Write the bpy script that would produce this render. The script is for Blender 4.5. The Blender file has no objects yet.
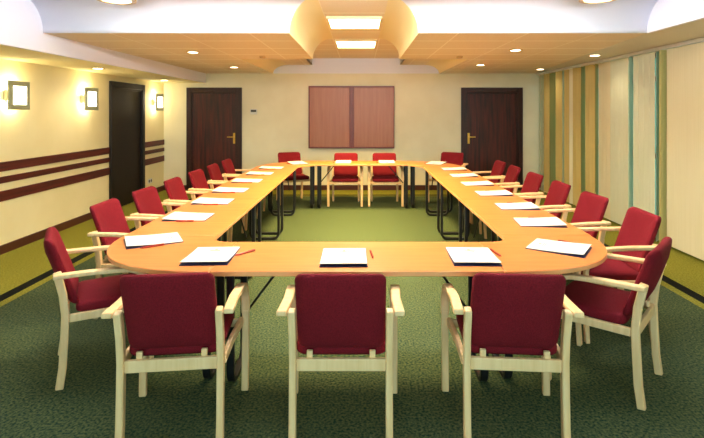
import bpy, bmesh, math, random
from mathutils import Vector, Matrix
random.seed(7)
S = bpy.context.scene
C = S.collection
PI = math.pi
F = 475.0            # focal length in pixels of the 704 px wide frame
H = 1.6              # camera height

# ------------------------------------------------------------------ materials
def lin(c):
    return tuple(((v/255)/12.92 if v/255 <= .04045 else ((v/255+.055)/1.055)**2.4) for v in c) + (1,)

def mat(name, col, rough=.6, noise=None, bump=0, metal=0, emit=None, spec=.5, trans=0, sheen=0):
    """noise = (scale xyz, second colour, contrast low, high)"""
    m = bpy.data.materials.new(name); m.use_nodes = True
    n = m.node_tree.nodes; l = m.node_tree.links
    b = n['Principled BSDF']
    b.inputs['Base Color'].default_value = col
    b.inputs['Roughness'].default_value = rough
    b.inputs['Metallic'].default_value = metal
    b.inputs['Specular IOR Level'].default_value = spec
    b.inputs['Transmission Weight'].default_value = trans
    if sheen: b.inputs['Sheen Weight'].default_value = sheen
    if emit:
        b.inputs['Emission Color'].default_value = emit[0]
        b.inputs['Emission Strength'].default_value = emit[1]
    if noise:
        tc = n.new('ShaderNodeTexCoord'); mp = n.new('ShaderNodeMapping')
        mp.inputs['Scale'].default_value = noise[0]
        no = n.new('ShaderNodeTexNoise'); no.inputs['Scale'].default_value = 1; no.inputs['Detail'].default_value = 4
        rp = n.new('ShaderNodeValToRGB')
        rp.color_ramp.elements[0].position = noise[2]; rp.color_ramp.elements[0].color = col
        rp.color_ramp.elements[1].position = noise[3]; rp.color_ramp.elements[1].color = noise[1]
        l.new(tc.outputs['Object'], mp.inputs['Vector']); l.new(mp.outputs[0], no.inputs['Vector'])
        l.new(no.outputs['Fac'], rp.inputs['Fac']); l.new(rp.outputs['Color'], b.inputs['Base Color'])
        if bump:
            bp = n.new('ShaderNodeBump'); bp.inputs['Strength'].default_value = bump; bp.inputs['Distance'].default_value = .01
            l.new(no.outputs['Fac'], bp.inputs['Height']); l.new(bp.outputs[0], b.inputs['Normal'])
    return m

M = {}
M['wall'] = mat('cream_wall_paint', lin((240,230,196)), .8, ((3,3,3), lin((235,224,188)), .35, .65))
M['wall_left'] = mat('warm_cream_wall_paint', lin((243,230,180)), .8, ((3,3,3), lin((239,225,172)), .35, .65))
M['white'] = mat('white_ceiling_plaster', lin((236,234,244)), .8)
M['grey_plaster'] = mat('soft_grey_plaster', lin((222,214,198)), .8)
M['cove'] = mat('cream_curved_panel', lin((240,222,170)), .55)
M['fabric'] = mat('burgundy_wool', lin((124,20,30)), .9, ((160,160,160), lin((102,13,22)), .35, .65), .25, spec=.2)
M['birch'] = mat('pale_birch', lin((246,206,152)), .42, ((40,40,3), lin((232,186,128)), .3, .7))
M['beech'] = mat('orange_beech_veneer', lin((200,122,58)), .38, ((2.5,34,3), lin((187,109,46)), .3, .7))
M['beech_edge'] = mat('pale_edge_band', lin((226,158,98)), .4)
M['black'] = mat('black_steel', lin((18,17,17)), .4)
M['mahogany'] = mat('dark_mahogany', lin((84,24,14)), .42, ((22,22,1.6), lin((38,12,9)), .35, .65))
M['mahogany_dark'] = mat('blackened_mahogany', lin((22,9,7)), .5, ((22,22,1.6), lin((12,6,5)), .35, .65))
M['frame'] = mat('dark_door_frame', lin((58,20,12)), .4, ((30,30,2), lin((36,13,8)), .35, .65))
M['stripe'] = mat('mahogany_stripe', lin((96,30,20)), .5, ((2,2,30), lin((70,22,16)), .35, .65))
M['base'] = mat('brown_skirting', lin((78,36,20)), .5)
M['cherry'] = mat('reddish_cherry_veneer', lin((174,108,68)), .4, ((26,26,1.8), lin((160,94,56)), .3, .7))
M['cherry_dark'] = mat('cherry_edge', lin((120,48,28)), .4)
M['brass'] = mat('brass', lin((222,180,90)), .28, metal=1)
M['paper'] = mat('white_paper', lin((232,230,222)), .6)
M['navy'] = mat('navy_folder', lin((28,34,84)), .5)
M['gold'] = mat('pale_gold_print', lin((205,180,120)), .6)
M['red_pen'] = mat('red_plastic', lin((160,40,22)), .3)
M['sconce'] = mat('grey_green_enamel', lin((160,162,128)), .35)
M['steel'] = mat('brushed_steel', lin((185,182,170)), .35, metal=.9)
M['glow'] = mat('lit_opal_glass', lin((255,250,230)), .4, emit=((1,.93,.74,1), 5.0))
M['tube'] = mat('lit_fluorescent_diffuser', lin((255,250,225)), .4, emit=((1,.92,.68,1), 4.0))
M['coolfill'] = mat('cool_fill_glow', lin((250,250,255)), .4, emit=((.84,.93,1,1), 2.0))  # glowing tube of the added fill uplighters
M['lamp'] = mat('lit_downlight_lens', lin((255,250,230)), .4, emit=((1,.92,.7,1), 9.0))
M['ringwood'] = mat('tan_lamp_ring', lin((206,170,120)), .4)
M['plastic'] = mat('white_plastic', lin((225,222,210)), .4)
M['darkplastic'] = mat('dark_display', lin((60,58,52)), .3)
M['slat'] = mat('cream_blind_fabric', lin((238,226,188)), .8, ((90,90,1.2), lin((231,218,176)), .3, .7))
M['slat_gold'] = mat('golden_blind_fabric', lin((214,188,116)), .8, ((90,90,1.2), lin((202,174,98)), .3, .7))
M['slat_pale'] = mat('pale_green_blind_fabric', lin((228,228,198)), .8, ((90,90,1.2), lin((220,220,186)), .3, .7))
M['teal_glass'] = mat('teal_tinted_glass', lin((130,205,165)), .02, trans=1)
M['mullion'] = mat('bronze_window_frame', lin((74,50,26)), .4)

def tile_mat():
    m = mat('tan_ceiling_tile', lin((230,208,176)), .85)
    n = m.node_tree.nodes; l = m.node_tree.links; b = n['Principled BSDF']
    tc = n.new('ShaderNodeTexCoord'); sp = n.new('ShaderNodeSeparateXYZ'); l.new(tc.outputs['Object'], sp.inputs[0])
    def line(axis, off, step, w):
        a = n.new('ShaderNodeMath'); a.operation = 'ADD'; a.inputs[1].default_value = off
        l.new(sp.outputs[axis], a.inputs[0])
        f = n.new('ShaderNodeMath'); f.operation = 'FLOORED_MODULO'; f.inputs[1].default_value = step
        l.new(a.outputs[0], f.inputs[0])
        c = n.new('ShaderNodeMath'); c.operation = 'LESS_THAN'; c.inputs[1].default_value = w
        l.new(f.outputs[0], c.inputs[0]); return c
    a = line('X', 3.93, .70, .016); c = line('Y', -4.64 + .62*8, .62, .045)
    mx = n.new('ShaderNodeMath'); mx.operation = 'MAXIMUM'; l.new(a.outputs[0], mx.inputs[0]); l.new(c.outputs[0], mx.inputs[1])
    no = n.new('ShaderNodeTexNoise'); no.inputs['Scale'].default_value = 60; l.new(tc.outputs['Object'], no.inputs['Vector'])
    rp = n.new('ShaderNodeValToRGB')
    rp.color_ramp.elements[0].position = .3; rp.color_ramp.elements[0].color = lin((232,214,184))
    rp.color_ramp.elements[1].position = .7; rp.color_ramp.elements[1].color = lin((239,223,197))
    l.new(no.outputs['Fac'], rp.inputs['Fac'])
    mix = n.new('ShaderNodeMix'); mix.data_type = 'RGBA'
    l.new(mx.outputs[0], mix.inputs[0]); l.new(rp.outputs['Color'], mix.inputs[6]); mix.inputs[7].default_value = lin((252,242,222))
    l.new(mix.outputs[2], b.inputs['Base Color'])
    return m
M['tile'] = tile_mat()

def carpet_mat():
    m = mat('green_loop_carpet', lin((70,90,30)), .95, spec=.1)
    n = m.node_tree.nodes; l = m.node_tree.links; b = n['Principled BSDF']
    tc = n.new('ShaderNodeTexCoord'); sp = n.new('ShaderNodeSeparateXYZ'); l.new(tc.outputs['Object'], sp.inputs[0])
    no = n.new('ShaderNodeTexNoise'); no.inputs['Scale'].default_value = 70; no.inputs['Detail'].default_value = 3
    l.new(tc.outputs['Object'], no.inputs['Vector'])
    def ramp(c0, c1):
        rp = n.new('ShaderNodeValToRGB')
        rp.color_ramp.elements[0].position = .36; rp.color_ramp.elements[0].color = c0
        rp.color_ramp.elements[1].position = .64; rp.color_ramp.elements[1].color = c1
        l.new(no.outputs['Fac'], rp.inputs['Fac']); return rp.outputs['Color']
    inner = ramp((.011,.036,.021,1), (.102,.116,.042,1))
    outer = ramp(lin((104,104,28)), lin((142,134,50)))
    def inside(x0, x1, y0, y1):
        r = None
        for ax, v, op in (('X',x0,'GREATER_THAN'),('X',x1,'LESS_THAN'),('Y',y0,'GREATER_THAN'),('Y',y1,'LESS_THAN')):
            c = n.new('ShaderNodeMath'); c.operation = op; c.inputs[1].default_value = v; l.new(sp.outputs[ax], c.inputs[0])
            if r is None: r = c
            else:
                k = n.new('ShaderNodeMath'); k.operation = 'MULTIPLY'; l.new(r.outputs[0], k.inputs[0]); l.new(c.outputs[0], k.inputs[1]); r = k
        return r.outputs[0]
    def mix(f, a, c):
        x = n.new('ShaderNodeMix'); x.data_type = 'RGBA'; l.new(f, x.inputs[0])
        for s, v in ((6,a),(7,c)):
            if isinstance(v, tuple): x.inputs[s].default_value = v
            else: l.new(v, x.inputs[s])
        return x.outputs[2]
    c = mix(inside(-3.15,2.97,-5,9.2), outer, lin((16,18,14)))      # black band
    c = mix(inside(-3.04,2.86,-5,9.1), c, outer)                    # thin pale line
    c = mix(inside(-2.96,2.78,-5,9.03), c, inner)
    l.new(c, b.inputs['Base Color'])
    bp = n.new('ShaderNodeBump'); bp.inputs['Strength'].default_value = .6; bp.inputs['Distance'].default_value = .01
    l.new(no.outputs['Fac'], bp.inputs['Height']); l.new(bp.outputs[0], b.inputs['Normal'])
    return m
M['carpet'] = carpet_mat()

# ------------------------------------------------------------------ mesh helpers
def box(bm, x0, x1, y0, y1, z0, z1, mi=0):
    v = [bm.verts.new(p) for p in ((x0,y0,z0),(x1,y0,z0),(x1,y1,z0),(x0,y1,z0),(x0,y0,z1),(x1,y0,z1),(x1,y1,z1),(x0,y1,z1))]
    for q in ((3,2,1,0),(4,5,6,7),(0,1,5,4),(1,2,6,5),(2,3,7,6),(3,0,4,7)):
        bm.faces.new([v[i] for i in q]).material_index = mi
def prism(bm, pts, z0, z1, mi_side=0):
    a = [bm.verts.new((x,y,z0)) for x,y in pts]; b = [bm.verts.new((x,y,z1)) for x,y in pts]
    n = len(pts)
    bm.faces.new(b); bm.faces.new(a[::-1])
    for i in range(n):
        bm.faces.new((a[i],a[(i+1)%n],b[(i+1)%n],b[i])).material_index = mi_side
def cyl(bm, c, r, h, axis='Z', seg=20, r2=None):
    r2 = r if r2 is None else r2
    rot = {'Z':Matrix(), 'X':Matrix.Rotation(PI/2,4,'Y'), 'Y':Matrix.Rotation(-PI/2,4,'X')}[axis]
    bmesh.ops.create_cone(bm, cap_ends=True, segments=seg, radius1=r, radius2=r2, depth=h, matrix=Matrix.Translation(c)@rot)
def ring(bm, c, r0, r1, z0, z1, seg=32):
    rows = []
    for r, z in ((r0,z0),(r1,z0),(r1,z1),(r0,z1)):
        rows.append([bm.verts.new((c[0]+r*math.cos(2*PI*i/seg), c[1]+r*math.sin(2*PI*i/seg), z)) for i in range(seg)])
    for k in range(4):
        A, B = rows[k], rows[(k+1)%4]
        for i in range(seg):
            bm.faces.new((A[i],A[(i+1)%seg],B[(i+1)%seg],B[i]))
def sweep(bm, pts, w, t, wdir=Vector((1,0,0)), closed=False):
    """rectangular bar along pts; w along wdir, t across it"""
    pts = [Vector(p) for p in pts]; n = len(pts); rings = []
    for i, p in enumerate(pts):
        a = pts[(i-1)%n] if (closed or i > 0) else p
        b = pts[(i+1)%n] if (closed or i < n-1) else p
        d = (b-a).normalized(); nrm = d.cross(wdir).normalized(); wd = nrm.cross(d).normalized()
        k = t
        rings.append([bm.verts.new(p + wd*sx*w/2 + nrm*sy*k/2) for sx, sy in ((-1,-1),(1,-1),(1,1),(-1,1))])
    m = n if closed else n-1
    for i in range(m):
        A, B = rings[i], rings[(i+1)%n]
        for k in range(4):
            bm.faces.new((A[k],A[(k+1)%4],B[(k+1)%4],B[k]))
    if not closed:
        bm.faces.new(rings[0][::-1]); bm.faces.new(rings[-1])
def arc(c, r, a0, a1, n):
    return [(c[0]+r*math.cos(a0+(a1-a0)*i/n), c[1]+r*math.sin(a0+(a1-a0)*i/n)) for i in range(n+1)]

def obj(name, bm, mats, parent=None, bevel=0, smooth=False, seg=2):
    me = bpy.data.meshes.new(name)
    bmesh.ops.recalc_face_normals(bm, faces=bm.faces)
    bm.to_mesh(me); bm.free()
    for k in (mats if isinstance(mats, list) else [mats]): me.materials.append(M[k])
    o = bpy.data.objects.new(name, me); C.objects.link(o)
    if parent is not None: o.parent = parent
    if bevel:
        b = o.modifiers.new('bevel','BEVEL'); b.width = bevel; b.segments = seg; b.limit_method = 'ANGLE'; b.angle_limit = .6
    if smooth or bevel:
        for p in me.polygons: p.use_smooth = True
        try:
            me.set_sharp_from_angle(angle=math.radians(40))
        except Exception: pass
    return o
def thing(name, label, cat, loc=(0,0,0), rz=0, group=None):
    o = bpy.data.objects.new(name, None); C.objects.link(o)
    o.location = loc; o.rotation_euler = (0,0,rz); o.empty_display_size = .1
    return tag(o, label, cat, group)
def tag(o, label, cat, group=None):
    o['label'] = label; o['category'] = cat
    if group: o['group'] = group
    return o
def struct(name, bm, m, parent=None, **k):
    o = obj(name, bm, m, parent, **k)
    if parent is None: o['kind'] = 'structure'
    return o
def dup(root, loc, rz, label, group=None):
    r = root.copy(); C.objects.link(r); r.location = loc; r.rotation_euler = (0,0,rz); r['label'] = label
    if group: r['group'] = group
    for ch in list(root.children):
        c = ch.copy(); C.objects.link(c); c.parent = r
        for g in list(ch.children):
            d = g.copy(); C.objects.link(d); d.parent = c
    return r
def N(): return bmesh.new()

# ------------------------------------------------------------------ room shell
XL, XR, YB, YF = -4.05, 3.76, 9.75, -2.2
ZL, ZH, ZS = 2.39, 2.70, 2.20        # tiled ceiling, high ceiling, left soffit
SX, RX = -3.18, 2.86
VL0, VL1, VR0, VR1 = -.72, -.42, .265, .575
YC, R0 = 4.45, .30                   # cove springs at YC+R0
YV = 7.1
bm = N(); box(bm, XL-.1, XR+.3, YF-.1, YB+.1, -.1, 0); struct('floor', bm, 'carpet')
bm = N(); box(bm, XL-.1, XR+.3, YB, YB+.12, 0, 3.0); struct('wall_back', bm, 'wall')
bm = N(); box(bm, XL-.12, XL, YF, YB, 0, 3.0); struct('wall_left', bm, 'wall_left')
bm = N()
box(bm, XL-.1, -1.4, YF-.12, YF, 0, 3.0); box(bm, 1.6, XR+.3, YF-.12, YF, 0, 3.0)
box(bm, -1.4, 1.6, YF-.12, YF, 0, .9); box(bm, -1.4, 1.6, YF-.12, YF, 2.3, 3.0)
struct('wall_front', bm, 'wall')
bm = N()
box(bm, XR, XR+.12, YF, 3.2, 0, 3.0); box(bm, XR, XR+.12, 3.2, YB, 0, .12); box(bm, XR, XR+.12, 3.2, YB, 2.36, 3.0)
struct('wall_right', bm, 'wall')

# tiled lower ceiling with the cross-shaped opening
bm = N()
TT = ZL + .02
prism(bm, [(SX,YC+R0),(VL0,YC+R0),(VL0,YV),(SX,YV)], ZL, TT)
prism(bm, [(SX,YV),(-1.8,YV),(-1.8,YB),(SX,YB)], ZL, TT)
bx = lambda y: RX + (y-4.75)/5.0*.68
prism(bm, [(VR1,YC+R0),(bx(4.75),YC+R0),(bx(YV),YV),(VR1,YV)], ZL, TT)
prism(bm, [(1.6,YV),(bx(YV),YV),(bx(YB),YB),(1.6,YB)], ZL, TT)
# high centre panels of the vault and recess
box(bm, VL1, VR0, YC-.0, YV, ZH, ZH+.02)
box(bm, -1.0, .8, YV, YB, ZH, ZH+.02)
box(bm, -1.8, -1.0, YV, YB, 2.565, 2.585); box(bm, .8, 1.6, YV, YB, 2.565, 2.585)
struct('ceiling', bm, 'tile')
# front high ceiling + transverse cove + sides
bm = N()
box(bm, SX, RX, YF, YC, ZH, ZH+.05)
box(bm, SX-.04, SX, YF, YB, ZS, ZH+.05)         # face of the left soffit
box(bm, RX, RX+.04, YF, YC+R0, ZL-.002, ZH+.05)      # right face
box(bm, -1.0-.02, -1.0, YV, YB, 2.565, ZH); box(bm, .8, .82, YV, YB, 2.565, ZH)
box(bm, -1.8, VL0, YV-.02, YV, ZL, ZH); box(bm, VR1, 1.6, YV-.02, YV, ZL, ZH)
struct('ceiling', bm, 'white')
bm = N()
box(bm, XL, SX-.04, YF, YB, ZS, ZS+.05)
struct('ceiling', bm, 'wall_left')
bm = N()
prism(bm, [(RX+.04,YF),(XR+.2,YF),(XR+.2,YB),(bx(YB),YB),(bx(4.75)+.0,4.75),(RX+.04,4.75)], ZL-.002, TT)
struct('ceiling', bm, 'grey_plaster')
def cove_front(bm, xa, side):
    n = 14; rows = []
    for i in range(n+1):
        th = PI/2*i/n; c, s = math.cos(th), math.sin(th)
        xi = (VL1 - R0*c) if side < 0 else (VR0 + (VR1-VR0)*c)
        rows.append([bm.verts.new((x, YC+R0*c, ZL+(ZH-ZL)*s)) for x in (xa, xi)])
    for i in range(n): bm.faces.new((rows[i][0],rows[i][1],rows[i+1][1],rows[i+1][0]))
bm = N(); cove_front(bm, SX, -1); cove_front(bm, RX, 1)
o = struct('ceiling', bm, 'white', smooth=True)
md = o.modifiers.new('thick','SOLIDIFY'); md.thickness = .012; md.offset = 1
def cove_long(bm, side):
    n = 14; rows = []
    for i in range(n+1):
        th = PI/2*i/n; c, s = math.cos(th), math.sin(th)
        x = (VL1 - R0*c) if side < 0 else (VR0 + (VR1-VR0)*c)
        rows.append([bm.verts.new((x, y, ZL+(ZH-ZL)*s)) for y in (YC+R0*c, YV)])
    for i in range(n): bm.faces.new((rows[i][0],rows[i][1],rows[i+1][1],rows[i+1][0]))
def cove_end(bm, x, d):
    n = 8; rows = []
    for i in range(n+1):
        th = PI/2*i/n; c, s = math.cos(th), math.sin(th)
        rows.append([bm.verts.new((x + d*.3*(1-c), y, ZL+.175*s)) for y in (YV, YB)])
    for i in range(n): bm.faces.new((rows[i][0],rows[i][1],rows[i+1][1],rows[i+1][0]))
bm = N(); cove_long(bm, -1); cove_long(bm, 1); cove_end(bm, -1.8, 1); cove_end(bm, 1.6, -1)
o = struct('ceiling', bm, 'cove', smooth=True)
# slab over everything so no light leaks
bm = N(); box(bm, XL-.12, XR+.42, YF-.12, YB+.12, 3.0, 3.1); struct('ceiling', bm, 'white')
bm = N(); box(bm, -1.8, 1.6, YB-.012, YB, ZL, ZH); struct('trim_1', bm, 'white')
bm = N(); box(bm, XL, -3.57, YB-.02, YB, 0, .1); box(bm, -2.44, 2.05, YB-.02, YB, 0, .1); box(bm, 3.31, XR, YB-.02, YB, 0, .1)
struct('baseboard_back', bm, 'base')
bm = N(); box(bm, XL, XL+.018, YF, 7.63, 0, .1); box(bm, XL, XL+.018, 8.82, YB, 0, .1); struct('baseboard_left', bm, 'base')
k = 2
for z0, z1 in ((.93,1.035),(.797,.87),(.594,.71)):
    bm = N(); box(bm, XL, XL+.016, YF, 7.63, z0, z1); box(bm, XL, XL+.016, 8.82, YB, z0, z1)
    struct('trim_%d' % k, bm, 'stripe', bevel=.003); k += 1

# doors
def door(nm, w, flip, leafmat, loc, rz, handle_x):
    r = bpy.data.objects.new(nm, None); C.objects.link(r); r.location = loc; r.rotation_euler = (0,0,rz); r['kind'] = 'structure'
    # local: x along wall, -y into the room
    h = 2.1
    bm = N(); box(bm, 0, .1, -.045, 0, 0, h); box(bm, w-.1, w, -.045, 0, 0, h); box(bm, .1, w-.1, -.045, 0, h-.1, h)
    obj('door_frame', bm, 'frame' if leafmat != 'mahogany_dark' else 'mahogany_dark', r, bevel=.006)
    bm = N(); box(bm, .1, w-.1, -.012, 0, 0.006, h-.1)
    for px0, px1 in ((.2, w/2-.04), (w/2+.04, w-.2)):
        pass
    obj('door_leaf', bm, leafmat, r)
    bm = N(); box(bm, .1, .13, -.028, -.012, 0, h-.13); box(bm, w-.13, w-.1, -.028, -.012, 0, h-.13); box(bm, .1, w-.1, -.028, -.012, h-.13, h-.1)
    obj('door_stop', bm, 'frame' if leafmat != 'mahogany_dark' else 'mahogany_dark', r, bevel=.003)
    if handle_x is not None:
        bm = N(); box(bm, handle_x-.022, handle_x+.022, -.02, -.012, .95, 1.17)
        pl = obj('handle_plate', bm, 'brass', r, bevel=.004)
        bm = N(); cyl(bm, (handle_x, -.045, 1.09), .011, .06, 'Y', 12)
        s = -1 if flip else 1
        box(bm, min(handle_x, handle_x+s*.12)-.01, max(handle_x, handle_x+s*.12)+.01, -.082, -.062, 1.08, 1.1)
        obj('door_handle', bm, 'brass', pl, bevel=.004)
    return r
door('door_1', 1.13, True, 'mahogany', (-3.57, YB, 0), 0, .97)
door('door_2', 1.26, False, 'mahogany', (2.05, YB, 0), 0, .155)
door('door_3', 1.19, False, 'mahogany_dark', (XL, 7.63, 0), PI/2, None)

# window behind the blinds on the right, and an added, unseen one behind the camera for fill light
r = bpy.data.objects.new('window_1', None); C.objects.link(r); r['kind'] = 'structure'
bm = N(); box(bm, XR+.09, XR+.10, 3.2, YB, .12, 2.36); obj('pane', bm, 'teal_glass', r)
bm = N()
y = 3.2
for i in range(6): box(bm, XR+.03, XR+.09, y-.03, y+.03, .12, 2.36); y += 1.31
for z in (.12, 1.0, 2.0, 2.30): box(bm, XR+.03, XR+.09, 3.2, YB, z, z+.06)
obj('window_frame', bm, 'mullion', r, bevel=.004)
r = bpy.data.objects.new('added_window', None); C.objects.link(r); r['kind'] = 'structure'
bm = N()
for x in (-1.4, -.42, .56, 1.54): box(bm, x, x+.06, YF-.1, YF-.03, .9, 2.3)
for z in (.9, 2.24): box(bm, -1.4, 1.6, YF-.1, YF-.03, z, z+.06)
obj('window_frame', bm, 'mullion', r, bevel=.004)

# ------------------------------------------------------------------ vertical blinds
bl = thing('vertical_blind', 'floor length cream vertical blinds covering the long window wall', 'blinds', (3.62, 3.3, 0))
bm = N(); box(bm, -.03, .03, 0, 6.42, 2.345, 2.385); obj('headrail', bm, 'plastic', bl, bevel=.004)
y = .06
while y < 6.38:
    Y = y + 3.3
    w, ang, m, st = .127, 2, 'slat', .116
    if 5.62 < Y < 5.75: ang = 80; m = 'slat_gold'
    elif 5.75 < Y < 5.85: ang = 48; m = 'slat_pale'
    elif 6.32 < Y < 6.43: ang = 50; m = 'slat_pale'
    elif Y <= 5.62: w = .1158; ang = 0
    elif 5.85 <= Y <= 6.85: m = 'slat_pale'; ang = 1
    elif 6.85 < Y < 7.25: ang = 3; m = 'slat'
    elif 7.25 <= Y < 9.3: ang = random.choice((-35, -24, 44, -30, 50, 40)); m = random.choice(('slat_gold','slat','slat_gold'))
    elif Y >= 9.3: m = 'slat_pale'; ang = 8
    bm = N(); n = 4
    a = math.radians(ang)
    rowb, rowt = [], []
    for i in range(n+1):
        u = -w/2 + w*i/n; bow = (0 if Y <= 5.62 else .0005)*(1-(2*u/w)**2)
        for row, z in ((rowb, .03), (rowt, 2.34)):
            row.append(bm.verts.new((math.sin(a)*u - math.cos(a)*bow, y + math.cos(a)*u + math.sin(a)*bow, z)))
    for i in range(n): bm.faces.new((rowb[i],rowb[i+1],rowt[i+1],rowt[i]))
    o = obj('slat', bm, m, bl)
    md = o.modifiers.new('thick','SOLIDIFY'); md.thickness = .0015
    y += st

# ------------------------------------------------------------------ lamps
def light(name, typ, loc, energy, col, parent=None, **k):
    d = bpy.data.lights.new(name, typ); d.energy = energy; d.color = col
    for a, v in k.items(): setattr(d, a, v)
    o = bpy.data.objects.new(name, d); C.objects.link(o); o.location = loc
    if parent is not None: o.parent = parent
    return o
WARM = (1, .87, .60)
def spot_down(parent, loc, e, size=2.3, blend=.8, col=WARM):
    return light('lamp_light', 'SPOT', loc, e, col, parent, spot_size=size, spot_blend=blend, shadow_soft_size=.06)

# wall sconces
for Y, lab in ((5.47, 'square glowing wall sconce nearest the camera, above the stripes'),
               (6.94, 'square glowing wall sconce just before the dark side door'),
               (9.29, 'square glowing wall sconce in the corner beyond the dark side door')):
    t = thing('wall_sconce', lab, 'wall lamp', (XL, Y, 1.79), 0, 'square sconces on the left wall')
    bm = N(); box(bm, 0, .02, -.06, .06, -.08, .08); obj('wall_plate', bm, 'steel', t, bevel=.003)
    for sy in (-1,1):
        bm = N(); cyl(bm, (.055, sy*.075, 0), .012, .11, 'X', 12); box(bm, .0, .06, sy*.075-.02, sy*.075+.02, -.055, .055)
        obj('bracket', bm, 'steel', t, bevel=.002)
    bm = N(); q = .165; g = .105
    box(bm, .10, .125, -q, q, -q, -g); box(bm, .10, .125, -q, q, g, q); box(bm, .10, .125, -q, -g, -g, g); box(bm, .10, .125, g, q, -g, g)
    obj('lamp_frame', bm, 'sconce', t, bevel=.004)
    bm = N(); box(bm, .104, .130, -g, g, -g, g); obj('glass_panel', bm, 'glow', t, bevel=.006)
    light('lamp_light', 'POINT', (.085, 0, .10), 4.5, WARM, t, shadow_soft_size=.05)
    light('lamp_light', 'POINT', (.085, 0, -.10), 3.0, WARM, t, shadow_soft_size=.05)

# long fluorescent panels in the vault
for y0, y1, lab in ((3.72, 4.38, 'bright rectangular ceiling panel light at the mouth of the vault, just out of view'),
               (5.46, 6.14, 'bright rectangular ceiling panel light nearer the camera in the central vault'),
               (7.22, 8.00, 'bright rectangular ceiling panel light deeper in the central vault')):
    t = thing('ceiling_panel_light', lab, 'ceiling light', ((VL1+VR0)/2, (y0+y1)/2, ZH), 0, 'panel lights in the central vault')
    hx = (VR0-VL1)/2 - .02; hy = (y1-y0)/2
    bm = N()
    box(bm, -hx, hx, -hy, -hy+.025, -.03, 0); box(bm, -hx, hx, hy-.025, hy, -.03, 0); box(bm, -hx, -hx+.02, -hy+.025, hy-.025, -.03, 0); box(bm, hx-.02, hx, -hy+.025, hy-.025, -.03, 0)
    obj('frame', bm, 'cove', t)
    bm = N(); box(bm, -hx+.02, hx-.02, -hy+.025, hy-.025, -.02, -.004); obj('diffuser', bm, 'tube', t)
    light('lamp_light', 'AREA', (0,0,-.035), 75 if y0 < 5 else 72 if y0 < 7 else 54, ((1,.84,.5) if y0 < 5 else (1,.74,.30)), t, shape='RECTANGLE', size=2*hx-.06, size_y=2*hy-.08, spread=(PI if y0 < 5 else 1.8))

# downlights
def downlight(x, y, z, lab, e, grp):
    t = thing('recessed_downlight', lab, 'ceiling light', (x, y, z), 0, grp)
    bm = N(); ring(bm, (0,0), .062, .085, -.008, 0); obj('trim_ring', bm, 'brass', t, smooth=True)
    bm = N(); cyl(bm, (0,0,-.003), .062, .006, seg=28); obj('lens', bm, 'lamp', t)
    spot_down(t, (0,0,-.03), e)
for x, y, z, e, lab in (
    (-2.21,6.25,ZL,34,'recessed downlight in the tan tiles left of the vault, nearer one'),
    (-2.23,8.35,ZL,30,'recessed downlight in the tan tiles above the left back door'),
    (1.97,6.05,ZL,34,'recessed downlight in the tan tiles right of the vault, nearer one'),
    (2.0,7.95,ZL,30,'recessed downlight in the tan tiles above the right back door'),
    (3.25,6.6,ZL,8,'small bright downlight close to the blinds, nearer one'),
    (3.3,8.75,ZL,8,'small bright downlight close to the far end of the blinds'),
    (-3.6,6.5,ZS,14,'recessed downlight in the low soffit by the middle sconce'),
    (-3.68,8.9,ZS,10,'recessed downlight in the low soffit in the far left corner')):
    downlight(x, y, z, lab, e, 'recessed downlights in the lower ceiling')
for x, y, lab in ((-2.2,4.27,'large round ceiling lamp with tan ring in the white ceiling, left'),
             (2.12,4.23,'large round ceiling lamp with tan ring in the white ceiling, right')):
    t = thing('round_ceiling_lamp', lab, 'ceiling light', (x, y, ZH), 0, 'large round lamps in the white ceiling')
    bm = N(); ring(bm, (0,0), .125, .165, -.10, 0); obj('ring', bm, 'ringwood', t, smooth=True)
    bm = N(); cyl(bm, (0,0,-.05), .125, .08, seg=32); obj('lens', bm, 'lamp', t)
    spot_down(t, (0,0,-.12), 22)
for x, lab in ((-1.4,'small round sensor on the tan tiles left of the vault'),(1.4,'small round sensor on the tan tiles right of the vault')):
    bm = N(); cyl(bm, (0,0,-.012), .04, .024, seg=24, r2=.05)
    o = obj('ceiling_sensor', bm, 'ringwood', None, bevel=.003); o.location = (x, 6.76, ZL)
    tag(o, lab, 'sensor', 'small ceiling sensors')

# added uplighters, out of view, that brighten the white ceiling and cove
for x, y, e, lab in ((-1.7,2.9,42,'added unseen fill uplighter below the white ceiling, left'),(0,2.9,60,'added unseen fill uplighter below the white ceiling, middle'),(1.6,2.9,42,'added unseen fill uplighter below the white ceiling, right')):
    t = thing('added_fill_uplighter', lab, 'ceiling light', (x, y, 2.40), 0, 'added fill uplighters at the near end')
    bm = N(); box(bm, -.62, .62, -.09, .09, 0, .012); box(bm, -.62, .62, -.09, -.08, .012, .05); box(bm, -.62, .62, .08, .09, .012, .05)
    obj('trough', bm, 'plastic', t, bevel=.003)
    bm = N(); cyl(bm, (0,0,.035), .014, 1.2, 'X', 14); obj('tube', bm, 'coolfill', t)
    for sx in (-1,1):
        bm = N(); cyl(bm, (sx*.5,0,.155), .004, .29, 'Z', 8); obj('suspension_wire', bm, 'steel', t)
    o = light('lamp_light', 'AREA', (0,0,.06), e, (.86,.93,1), t, shape='RECTANGLE', size=1.2, size_y=.14)
    o.rotation_euler = (PI - math.radians(40), 0, 0)

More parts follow.
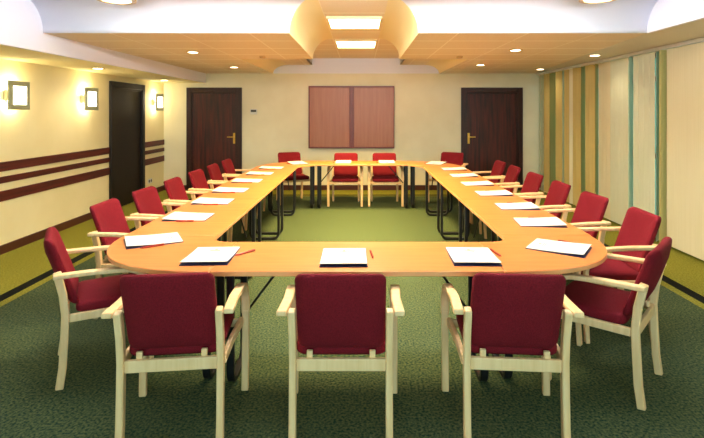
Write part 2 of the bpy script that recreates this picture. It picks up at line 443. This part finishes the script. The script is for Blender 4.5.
# ------------------------------------------------------------------ things on the walls
t = thing('wall_cabinet', 'reddish cherry wood two door board cabinet on the back wall', 'cabinet', (-.195, YB-.012, .86))
W2, HH = .875, 1.27
bm = N()
box(bm, -W2, W2, -.03, 0, 0, HH)
obj('body', bm, 'cherry_dark', t)
for s in (-1,1):
    x0, x1 = (-W2, -.03) if s < 0 else (.03, W2)
    bm = N(); box(bm, x0+.025, x1-.012, -.055, -.03, .03, HH-.03)
    d = obj('door', bm, 'cherry', t, bevel=.003)
    bm = N(); box(bm, x0, x0+.022, -.062, -.03, 0, HH); box(bm, x1-.010, x1, -.062, -.03, 0, HH)
    box(bm, x0+.022, x1-.010, -.062, -.03, 0, .026); box(bm, x0+.022, x1-.010, -.062, -.03, HH-.026, HH)
    obj('edge_moulding', bm, 'cherry_dark', d, bevel=.002)
bm = N(); box(bm, -.022, .022, -.066, -.03, 0, HH); obj('centre_strip', bm, 'cherry_dark', t, bevel=.003)

t = thing('thermostat', 'small white thermostat with dark display on the back wall beside the left door', 'thermostat', (-2.2, YB+.002, 1.6))
bm = N(); box(bm, -.07, .07, -.03, 0, -.05, .06); obj('case', bm, 'plastic', t, bevel=.006)
bm = N(); box(bm, -.055, .055, -.034, -.03, .0, .045); obj('display', bm, 'darkplastic', t, bevel=.001)
t = thing('wall_socket', 'white wall socket low on the left wall past the side door', 'socket', (XL, 9.1, .28))
bm = N(); box(bm, 0, .012, -.09, .09, -.045, .045); obj('plate', bm, 'plastic', t, bevel=.004)
for s in (-1,1):
    bm = N(); cyl(bm, (.014, s*.042, 0), .026, .006, 'X', 20); obj('outlet', bm, 'darkplastic', t)

# ------------------------------------------------------------------ chairs
def rounded_pad(w, h, t, r, nx=10, nz=8, curve=0, tilt=0, dome=.010):
    """upholstered slab standing in XZ, thickness along y"""
    bm = N()
    pts = []
    for cx, cz, a0 in ((w/2-r,h-r,0),(-w/2+r,h-r,PI/2),(-w/2+r,r,PI),(w/2-r,r,1.5*PI)):
        pts += arc((cx,cz), r, a0, a0+PI/2, 6)
    layers = []
    prof = ((-t/2,-.012),(-t/2+.008,-.003),(-t/2+.018,0),(t/2-.018,0),(t/2-.008,-.003),(t/2,-.012))
    cx, cz = 0, h/2
    for yy, ins in prof:
        row = []
        for x, z in pts:
            k = 1 + ins/ (max(w,h)/2) 
            row.append((cx+(x-cx)*(1+2*ins/w), yy, cz+(z-cz)*(1+2*ins/h)))
        layers.append(row)
    V = [[bm.verts.new(p) for p in row] for row in layers]
    n = len(pts)
    for a in range(len(V)-1):
        for i in range(n): bm.faces.new((V[a][i],V[a][(i+1)%n],V[a+1][(i+1)%n],V[a+1][i]))
    for row, sgn in ((V[0],-1),(V[-1],1)):     # domed ends
        prev = row
        for f, d in ((.85,.004),(.55,.008)):
            cur = [bm.verts.new((v.co.x*f, v.co.y + sgn*d*dome/.010, cz+(v.co.z-cz)*f)) for v in row]
            for i in range(n): bm.faces.new((prev[i],prev[(i+1)%n],cur[(i+1)%n],cur[i]))
            prev = cur
        c = bm.verts.new((0, prev[0].co.y+sgn*.001, cz))
        for i in range(n): bm.faces.new((prev[i],prev[(i+1)%n],c))
    return bm

def make_chair():
    t = thing('armchair', 'x', 'chair', (0,0,0), 0, 'burgundy armchairs around the conference table')
    # seat cushion
    bm = rounded_pad(.45, .415, .055, .05)
    bmesh.ops.rotate(bm, verts=bm.verts, cent=(0,0,0), matrix=Matrix.Rotation(-PI/2,3,'X'))
    bmesh.ops.translate(bm, verts=bm.verts, vec=(0,-.175,.442))
    obj('seat', bm, 'fabric', t, smooth=True)
    # back
    bm = rounded_pad(.424, .400, .042, .040)
    for v in bm.verts:
        v.co.y += -.045*(1-(v.co.x/.22)**2) + .02      # hollow across the back
        f = v.co.z
        v.co.y += -f*.35
    bmesh.ops.translate(bm, verts=bm.verts, vec=(0,-.178,.460))
    obj('backrest', bm, 'fabric', t, smooth=True)
    for s in (-1,1):
        bm = N()
        sweep(bm, [(s*.2285,-.256,0),(s*.2285,-.240,.12),(s*.2285,-.232,.27),(s*.2285,-.226,.42),(s*.2285,-.238,.54),(s*.2285,-.268,.675)], .034, .042)
        obj('leg', bm, 'birch', t, bevel=.006)
        bm = N()
        sweep(bm, [(s*.282,.222,0),(s*.283,.232,.20),(s*.284,.236,.40),(s*.284,.232,.46)], .040, .030)
        obj('leg', bm, 'birch', t, bevel=.006)
        bm = N()
        P = [(s*.284,.2325,.44)]
        for i in range(13):
            a = i/12*PI/2
            P.append((s*(.284-.004*i/12), .062+.170*math.cos(a), .478+.172*math.sin(a)))
        P += [(s*.276,.0,.654),(s*.270,-.10,.659),(s*.272,-.20,.662),(s*.274,-.285,.664)]
        sweep(bm, P, .048, .026)
        obj('armrest', bm, 'birch', t, bevel=.006)
        bm = N(); cyl(bm, (s*.250,-.245,.648), .010, .02, 'X', 14); obj('screw_cap', bm, 'birch', t)
        # pegs carrying the back
        bm = N(); box(bm, s*.15-.014, s*.15+.014, -.222, -.205, .425, .462); obj('bracket', bm, 'birch', t, bevel=.003)
    bm = N(); box(bm, -.212, .212, -.238, -.216, .372, .43); obj('rear_rail', bm, 'birch', t, bevel=.004)
    bm = N()
    for s in (-1,1):
        sweep(bm, [(s*.238,-.205,.402),(s*.244,0,.40),(s*.262,.225,.40)], .024, .045)
    box(bm, -.25, .25, .190, .212, .378, .420)
    obj('seat_frame', bm, 'birch', t, bevel=.004)
    return t
proto = make_chair()
chairs = []
def chair(x, y, deg, lab):
    """deg = rotation about z; 0 faces away from the camera (+Y)"""
    global proto
    if not chairs:
        proto.location = (x,y,0); proto.rotation_euler = (0,0,math.radians(deg)); proto['label'] = lab; chairs.append(proto)
    else: chairs.append(dup(proto, (x,y,0), math.radians(deg), lab))
chair(-.095, 2.485, 0, 'burgundy armchair seen from behind, middle of the three at the near edge')
chair(-.925, 2.485, 6, 'burgundy armchair seen from behind, left of the three at the near edge')
chair(.75, 2.485, -4, 'burgundy armchair seen from behind, right of the three at the near edge')
chair(-1.64, 3.07, -59, 'burgundy armchair turned sideways at the near left rounded table corner')
chair(1.475, 2.90, 48, 'burgundy armchair turned sideways at the near right rounded table corner')
ordn = ['nearest', 'second nearest', 'third', 'fourth', 'fifth', 'farthest']
for i, y in enumerate((3.92, 4.57, 5.27, 6.0, 6.7, 7.38)):
    chair(-1.79 - (.02 if i == 0 else 0), y, -90 + (2,-2,1,-1,2,0)[i], 'burgundy armchair on the left long side, %s of the six along the table' % ordn[i])
for i, y in enumerate((3.56, 4.26, 4.99, 5.72, 6.5, 7.15)):
    chair(1.80 + (.01 if i == 0 else 0), y, 90 + (-4,2,-1,1,-2,1)[i], 'burgundy armchair on the right long side, %s of the six by the blinds' % ordn[i])
chair(-1.20, 8.47, 180+25, 'burgundy armchair at the back left table corner, turned towards the middle')
chair(-.27, 8.26, 180, 'burgundy armchair at the back under the cabinet, left of the pair')
chair(.42, 8.26, 180, 'burgundy armchair at the back under the cabinet, right of the pair')
chair(1.54, 8.45, 180-28, 'burgundy armchair at the back right table corner before the door')

# ------------------------------------------------------------------ tables
ZT0, ZT1 = .712, .74
def frame_leg(parent, p, q, tag_brace=True):
    """sled frame: a closed black loop from p to q (xy, world), rounded lower corners"""
    p = Vector((p[0],p[1],0)); q = Vector((q[0],q[1],0)); L = (q-p).length; d = (q-p)/L
    nrm = Vector((-d.y,d.x,0)); r = .07; z0 = .016; z1 = ZT0-.012
    P2 = [(0,z1)] + [(a,b) for a,b in arc((r,z0+r), r, PI, 1.5*PI, 5)] + [(a,b) for a,b in arc((L-r,z0+r), r, 1.5*PI, 2*PI, 5)] + [(L,z1)]
    P2 = [P2[0]] + P2[1:]
    bm = N(); sweep(bm, [p + d*a + Vector((0,0,b)) for a,b in P2], .045, .030, nrm)
    sweep(bm, [p + Vector((0,0,z1-.002)) - d*.012, q + Vector((0,0,z1-.002)) + d*.012], .045, .022, nrm)
    obj('leg_frame', bm, 'black', parent, bevel=.006)
def brace(parent, a, b):
    bm = N(); cyl(bm, (0,0,0), .008, (Vector(b)-Vector(a)).length, 'Z', 10)
    M4 = (Vector(b)-Vector(a)).to_track_quat('Z','Y').to_matrix().to_4x4(); M4.translation = (Vector(a)+Vector(b))/2
    bm.transform(M4); obj('brace', bm, 'black', parent)
def table(pts, label, frames, braces=()):
    t = thing('conference_table', label, 'table', (0,0,0), 0, 'orange beech conference tables')
    cx = sum(p[0] for p in pts)/len(pts); cy = sum(p[1] for p in pts)/len(pts)
    t.location = (cx, cy, 0)
    bm = N(); prism(bm, pts, ZT0, ZT1, 1); bm.transform(Matrix.Translation((-cx,-cy,0)))
    obj('tabletop', bm, ['beech','beech_edge'], t, bevel=.004)
    for p, q in frames: frame_leg(t, (p[0]-cx,p[1]-cy), (q[0]-cx,q[1]-cy))
    for a, b in braces: brace(t, (a[0]-cx,a[1]-cy,a[2]), (b[0]-cx,b[1]-cy,b[2]))
    return t
g = .0015
YN0, YN1 = 2.56, 3.15
def rect(x0,x1,y0,y1): return [(x0+g,y0+g),(x1-g,y0+g),(x1-g,y1-g),(x0+g,y1-g)]
table(rect(-.82,.78,YN0,YN1), 'straight beech table segment at the near edge, three armchairs before it',
      [((-.76,2.77),(-.76,3.09)), ((.72,2.77),(.72,3.09))],
      [((-.74,2.95,.32),(-.45,2.95,.705)), ((.70,2.95,.32),(.42,2.95,.705))])
def corner(xi, xo, xs, front):
    """xs = seam x; xi inner edge x; xo outer edge x"""
    s = 1 if xo > 0 else -1
    if front:
        ys, ye = YN0, 3.32
        pts = [(xs+s*g, ys)]
        n = 24
        for i in range(1, n+1):
            a = PI/2*i/n; k = .86
            # slightly squarer than an ellipse
            pts.append((xs + (xo-xs)*math.sin(a)**k, ys + (ye-ys)*(1-math.cos(a)**k)))
        pts[-1] = (xo, ye-g)
        pts.append((xi, ye-g))
        r = .12
        for i in range(7):
            a = PI/2*i/6
            pts.append((xi - s*r + s*r*math.cos(a), YN1 + r - r*math.sin(a)))
        pts.append((xs+s*g, YN1))
    else:
        ys, ye = 8.35, 7.45
        pts = [(xs+s*g, ys)]
        n = 24
        for i in range(1, n+1):
            a = PI/2*i/n
            pts.append((xs + (xo-xs)*math.sin(a), ys + (ye-ys)*(1-math.cos(a))))
        pts[-1] = (xo, ye+g)
        pts += [(xi, ye+g), (xi, 7.55), (xs+s*g, 7.80)]
    # drop duplicates
    out = []
    for p in pts:
        if not out or (Vector(p)-Vector(out[-1])).length > 1e-4: out.append(p)
    return out
table(corner(-1.0,-1.65,-.82,True), 'rounded beech corner table at the near left of the ring', [((-.91,2.80),(-.91,3.09)), ((-1.06,3.26),(-1.30,3.26))])
table(corner(.98,1.60,.78,True), 'rounded beech corner table at the near right of the ring', [((.87,2.80),(.87,3.09)), ((1.04,3.26),(1.34,3.26))])
table(corner(-1.0,-1.65,-.76,False), 'rounded beech corner table at the back left of the ring', [((-1.05,7.55),(-1.46,7.55)), ((-.82,7.86),(-.82,8.15))])
table(corner(1.0,1.62,.78,False), 'rounded beech corner table at the back right of the ring', [((1.05,7.55),(1.44,7.55)), ((.87,7.86),(.87,8.15))])
table(rect(-.76,.78,7.80,8.35), 'straight beech table segment at the far end below the cabinet',
      [((-.70,7.85),(-.70,8.12)), ((.752,7.85),(.752,8.12))],
      [((-.68,7.9,.42),(-.45,7.9,.705)), ((.70,7.9,.42),(.46,7.9,.705))])
L3 = (7.45-3.32)/3
for side, xi, xo, nm in ((-1,-1.0,-1.65,'left'), (1,.98,1.61,'right')):
    for k in range(3):
        y0 = 3.32 + k*L3; y1 = y0 + L3
        x0, x1 = min(xi,xo), max(xi,xo)
        a = xi + side*.03; b = xo - side*.27
        table(rect(x0,x1,y0,y1), 'beech table segment on the %s long side, the %s of three' % (nm, ('nearest','middle','farthest')[k]),
              [((a,y0+.13),(b,y0+.13)), ((a,y1-.13),(b,y1-.13))],
              [((xi+side*.10,y0+.15,.40),(xi+side*.10,y0+.42,.705)), ((xi+side*.10,y1-.15,.40),(xi+side*.10,y1-.42,.705))])

# ------------------------------------------------------------------ booklets and pens
def make_booklet():
    t = thing('booklet', 'x', 'booklet', (0,0,0), 0, 'white booklets laid out on the tables')
    w, h = .262, .335
    bm = N(); box(bm, -w/2-.003, w/2+.003, -h/2-.003, h/2+.003, 0, .004); obj('cover', bm, 'navy', t)
    bm = N(); n = 12; top, bot = [], []
    for i in range(n+1):
        y = -h/2 + h*i/n; u = i/n
        z = .008 + .013*(1-u)**2
        top.append([bm.verts.new((x, y, z)) for x in (-w/2, w/2)])
        bot.append([bm.verts.new((x, y, z-.003)) for x in (-w/2, w/2)])
    for i in range(n):
        bm.faces.new((top[i][0],top[i][1],top[i+1][1],top[i+1][0])); bm.faces.new((bot[i][0],bot[i+1][0],bot[i+1][1],bot[i][1]))
        bm.faces.new((top[i][0],top[i+1][0],bot[i+1][0],bot[i][0])); bm.faces.new((top[i][1],bot[i][1],bot[i+1][1],top[i+1][1]))
    bm.faces.new((top[0][0],bot[0][0],bot[0][1],top[0][1])); bm.faces.new((top[n][0],top[n][1],bot[n][1],bot[n][0]))
    pg = obj('pages', bm, 'paper', t, smooth=True)
    bm = N(); cyl(bm, (0,.115,.0100), .011, .001, seg=14)
    for k, q in enumerate((.04,.03)): box(bm, -q, q, .090-k*.012, .094-k*.012, .0093, .0106)
    obj('printed_emblem', bm, 'gold', pg)
    return t
bk = make_booklet(); used = []
def make_pen():
    t = thing('pen', 'x', 'pen', (0,0,0), 0, 'red pens beside the booklets')
    bm = N(); cyl(bm, (0,-.012,.006), .0058, .095, 'Y', 12); cyl(bm, (0,-.067,.006), .0018, .015, 'Y', 12, r2=.0058); obj('barrel', bm, 'red_pen', t, smooth=True)
    bm = N(); cyl(bm, (0,.052,.006), .0066, .034, 'Y', 12); box(bm, -.0015,.0015,.02,.066,.011,.0135); obj('cap', bm, 'red_pen', t, smooth=True)
    return t
pn = make_pen()
def booklet(x, y, deg, where, pen=(.17,.03,8)):
    a = math.radians(deg)
    lab = 'white booklet on navy folder ' + where
    px = x + math.cos(a)*pen[0] - math.sin(a)*pen[1]; py = y + math.sin(a)*pen[0] + math.cos(a)*pen[1]
    pl = 'red pen beside the booklet ' + where
    z = ZT1+.0005
    if not used:
        bk.location = (x,y,z); bk.rotation_euler = (0,0,a); bk['label'] = lab
        pn.location = (px,py,z); pn.rotation_euler = (0,0,a+math.radians(pen[2])); pn['label'] = pl
    else:
        dup(bk, (x,y,z), a, lab); dup(pn, (px,py,z), a+math.radians(pen[2]), pl)
    used.append(1)
booklet(-.10, 2.80, 1, 'before the middle near chair', (.165,.05,4))
booklet(-.89, 2.83, 2, 'before the left near chair', (.19,.05,-42))
booklet(.66, 2.82, -2, 'before the right near chair', (.155,.07,12))
booklet(-1.385, 3.17, -61, 'on the near left rounded corner', (.155,-.02,6))
booklet(1.25, 3.0, 55, 'on the near right rounded corner', (.15,-.03,-3))
for i, (x, y, d) in enumerate(((-1.40,3.87,-90),(-1.41,4.54,-90),(-1.42,5.19,-91),(-1.41,5.90,-89),(-1.40,6.60,-90),(-1.37,7.27,-90))):
    booklet(x, y, d, 'on the left long side, %s of six' % ordn[i], (.15,.02,3))
for i, (x, y, d) in enumerate(((1.43,3.68,84),(1.43,4.30,88),(1.41,4.99,90),(1.40,5.66,92),(1.40,6.40,90),(1.41,7.12,90))):
    booklet(x-.05 if i < 1 else x-.02, y, d, 'on the right long side, %s of six' % ordn[i], (.15,-.02,4))
booklet(-1.06, 7.95, 205, 'on the back left corner table')
booklet(-.30, 8.10, 180, 'on the far table, left of the pair', (.17,.02,5))
booklet(.44, 8.10, 180, 'on the far table, right of the pair', (.17,.02,5))
booklet(1.25, 7.92, 154, 'on the back right corner table')

# ------------------------------------------------------------------ added cool fill light from behind the camera, world, camera
wl = light('added_front_fill', 'AREA', (.1, YF-.02, 1.6), 90, (.52,.90,1), None, shape='RECTANGLE', size=2.8, size_y=1.3)
wl.rotation_euler = (PI/2, 0, 0)     # -Z of the light looks along +Y
w = bpy.data.worlds.new('World'); S.world = w; w.use_nodes = True
w.node_tree.nodes['Background'].inputs[0].default_value = (.75,.85,1,1)
w.node_tree.nodes['Background'].inputs[1].default_value = .6

cam = bpy.data.cameras.new('camera'); co = bpy.data.objects.new('camera', cam); C.objects.link(co); S.camera = co
co.location = (0,0,H); co.rotation_euler = (PI/2,0,0)
cam.sensor_fit = 'HORIZONTAL'; cam.sensor_width = 36; cam.lens = F/704*36
cam.shift_x = -9/704; cam.shift_y = -107/704; cam.clip_start = .05
S.view_settings.view_transform = 'Standard'; S.view_settings.look = 'None'
S.view_settings.gamma = 1; S.view_settings.exposure = 0.7; S.view_settings.use_curve_mapping = False
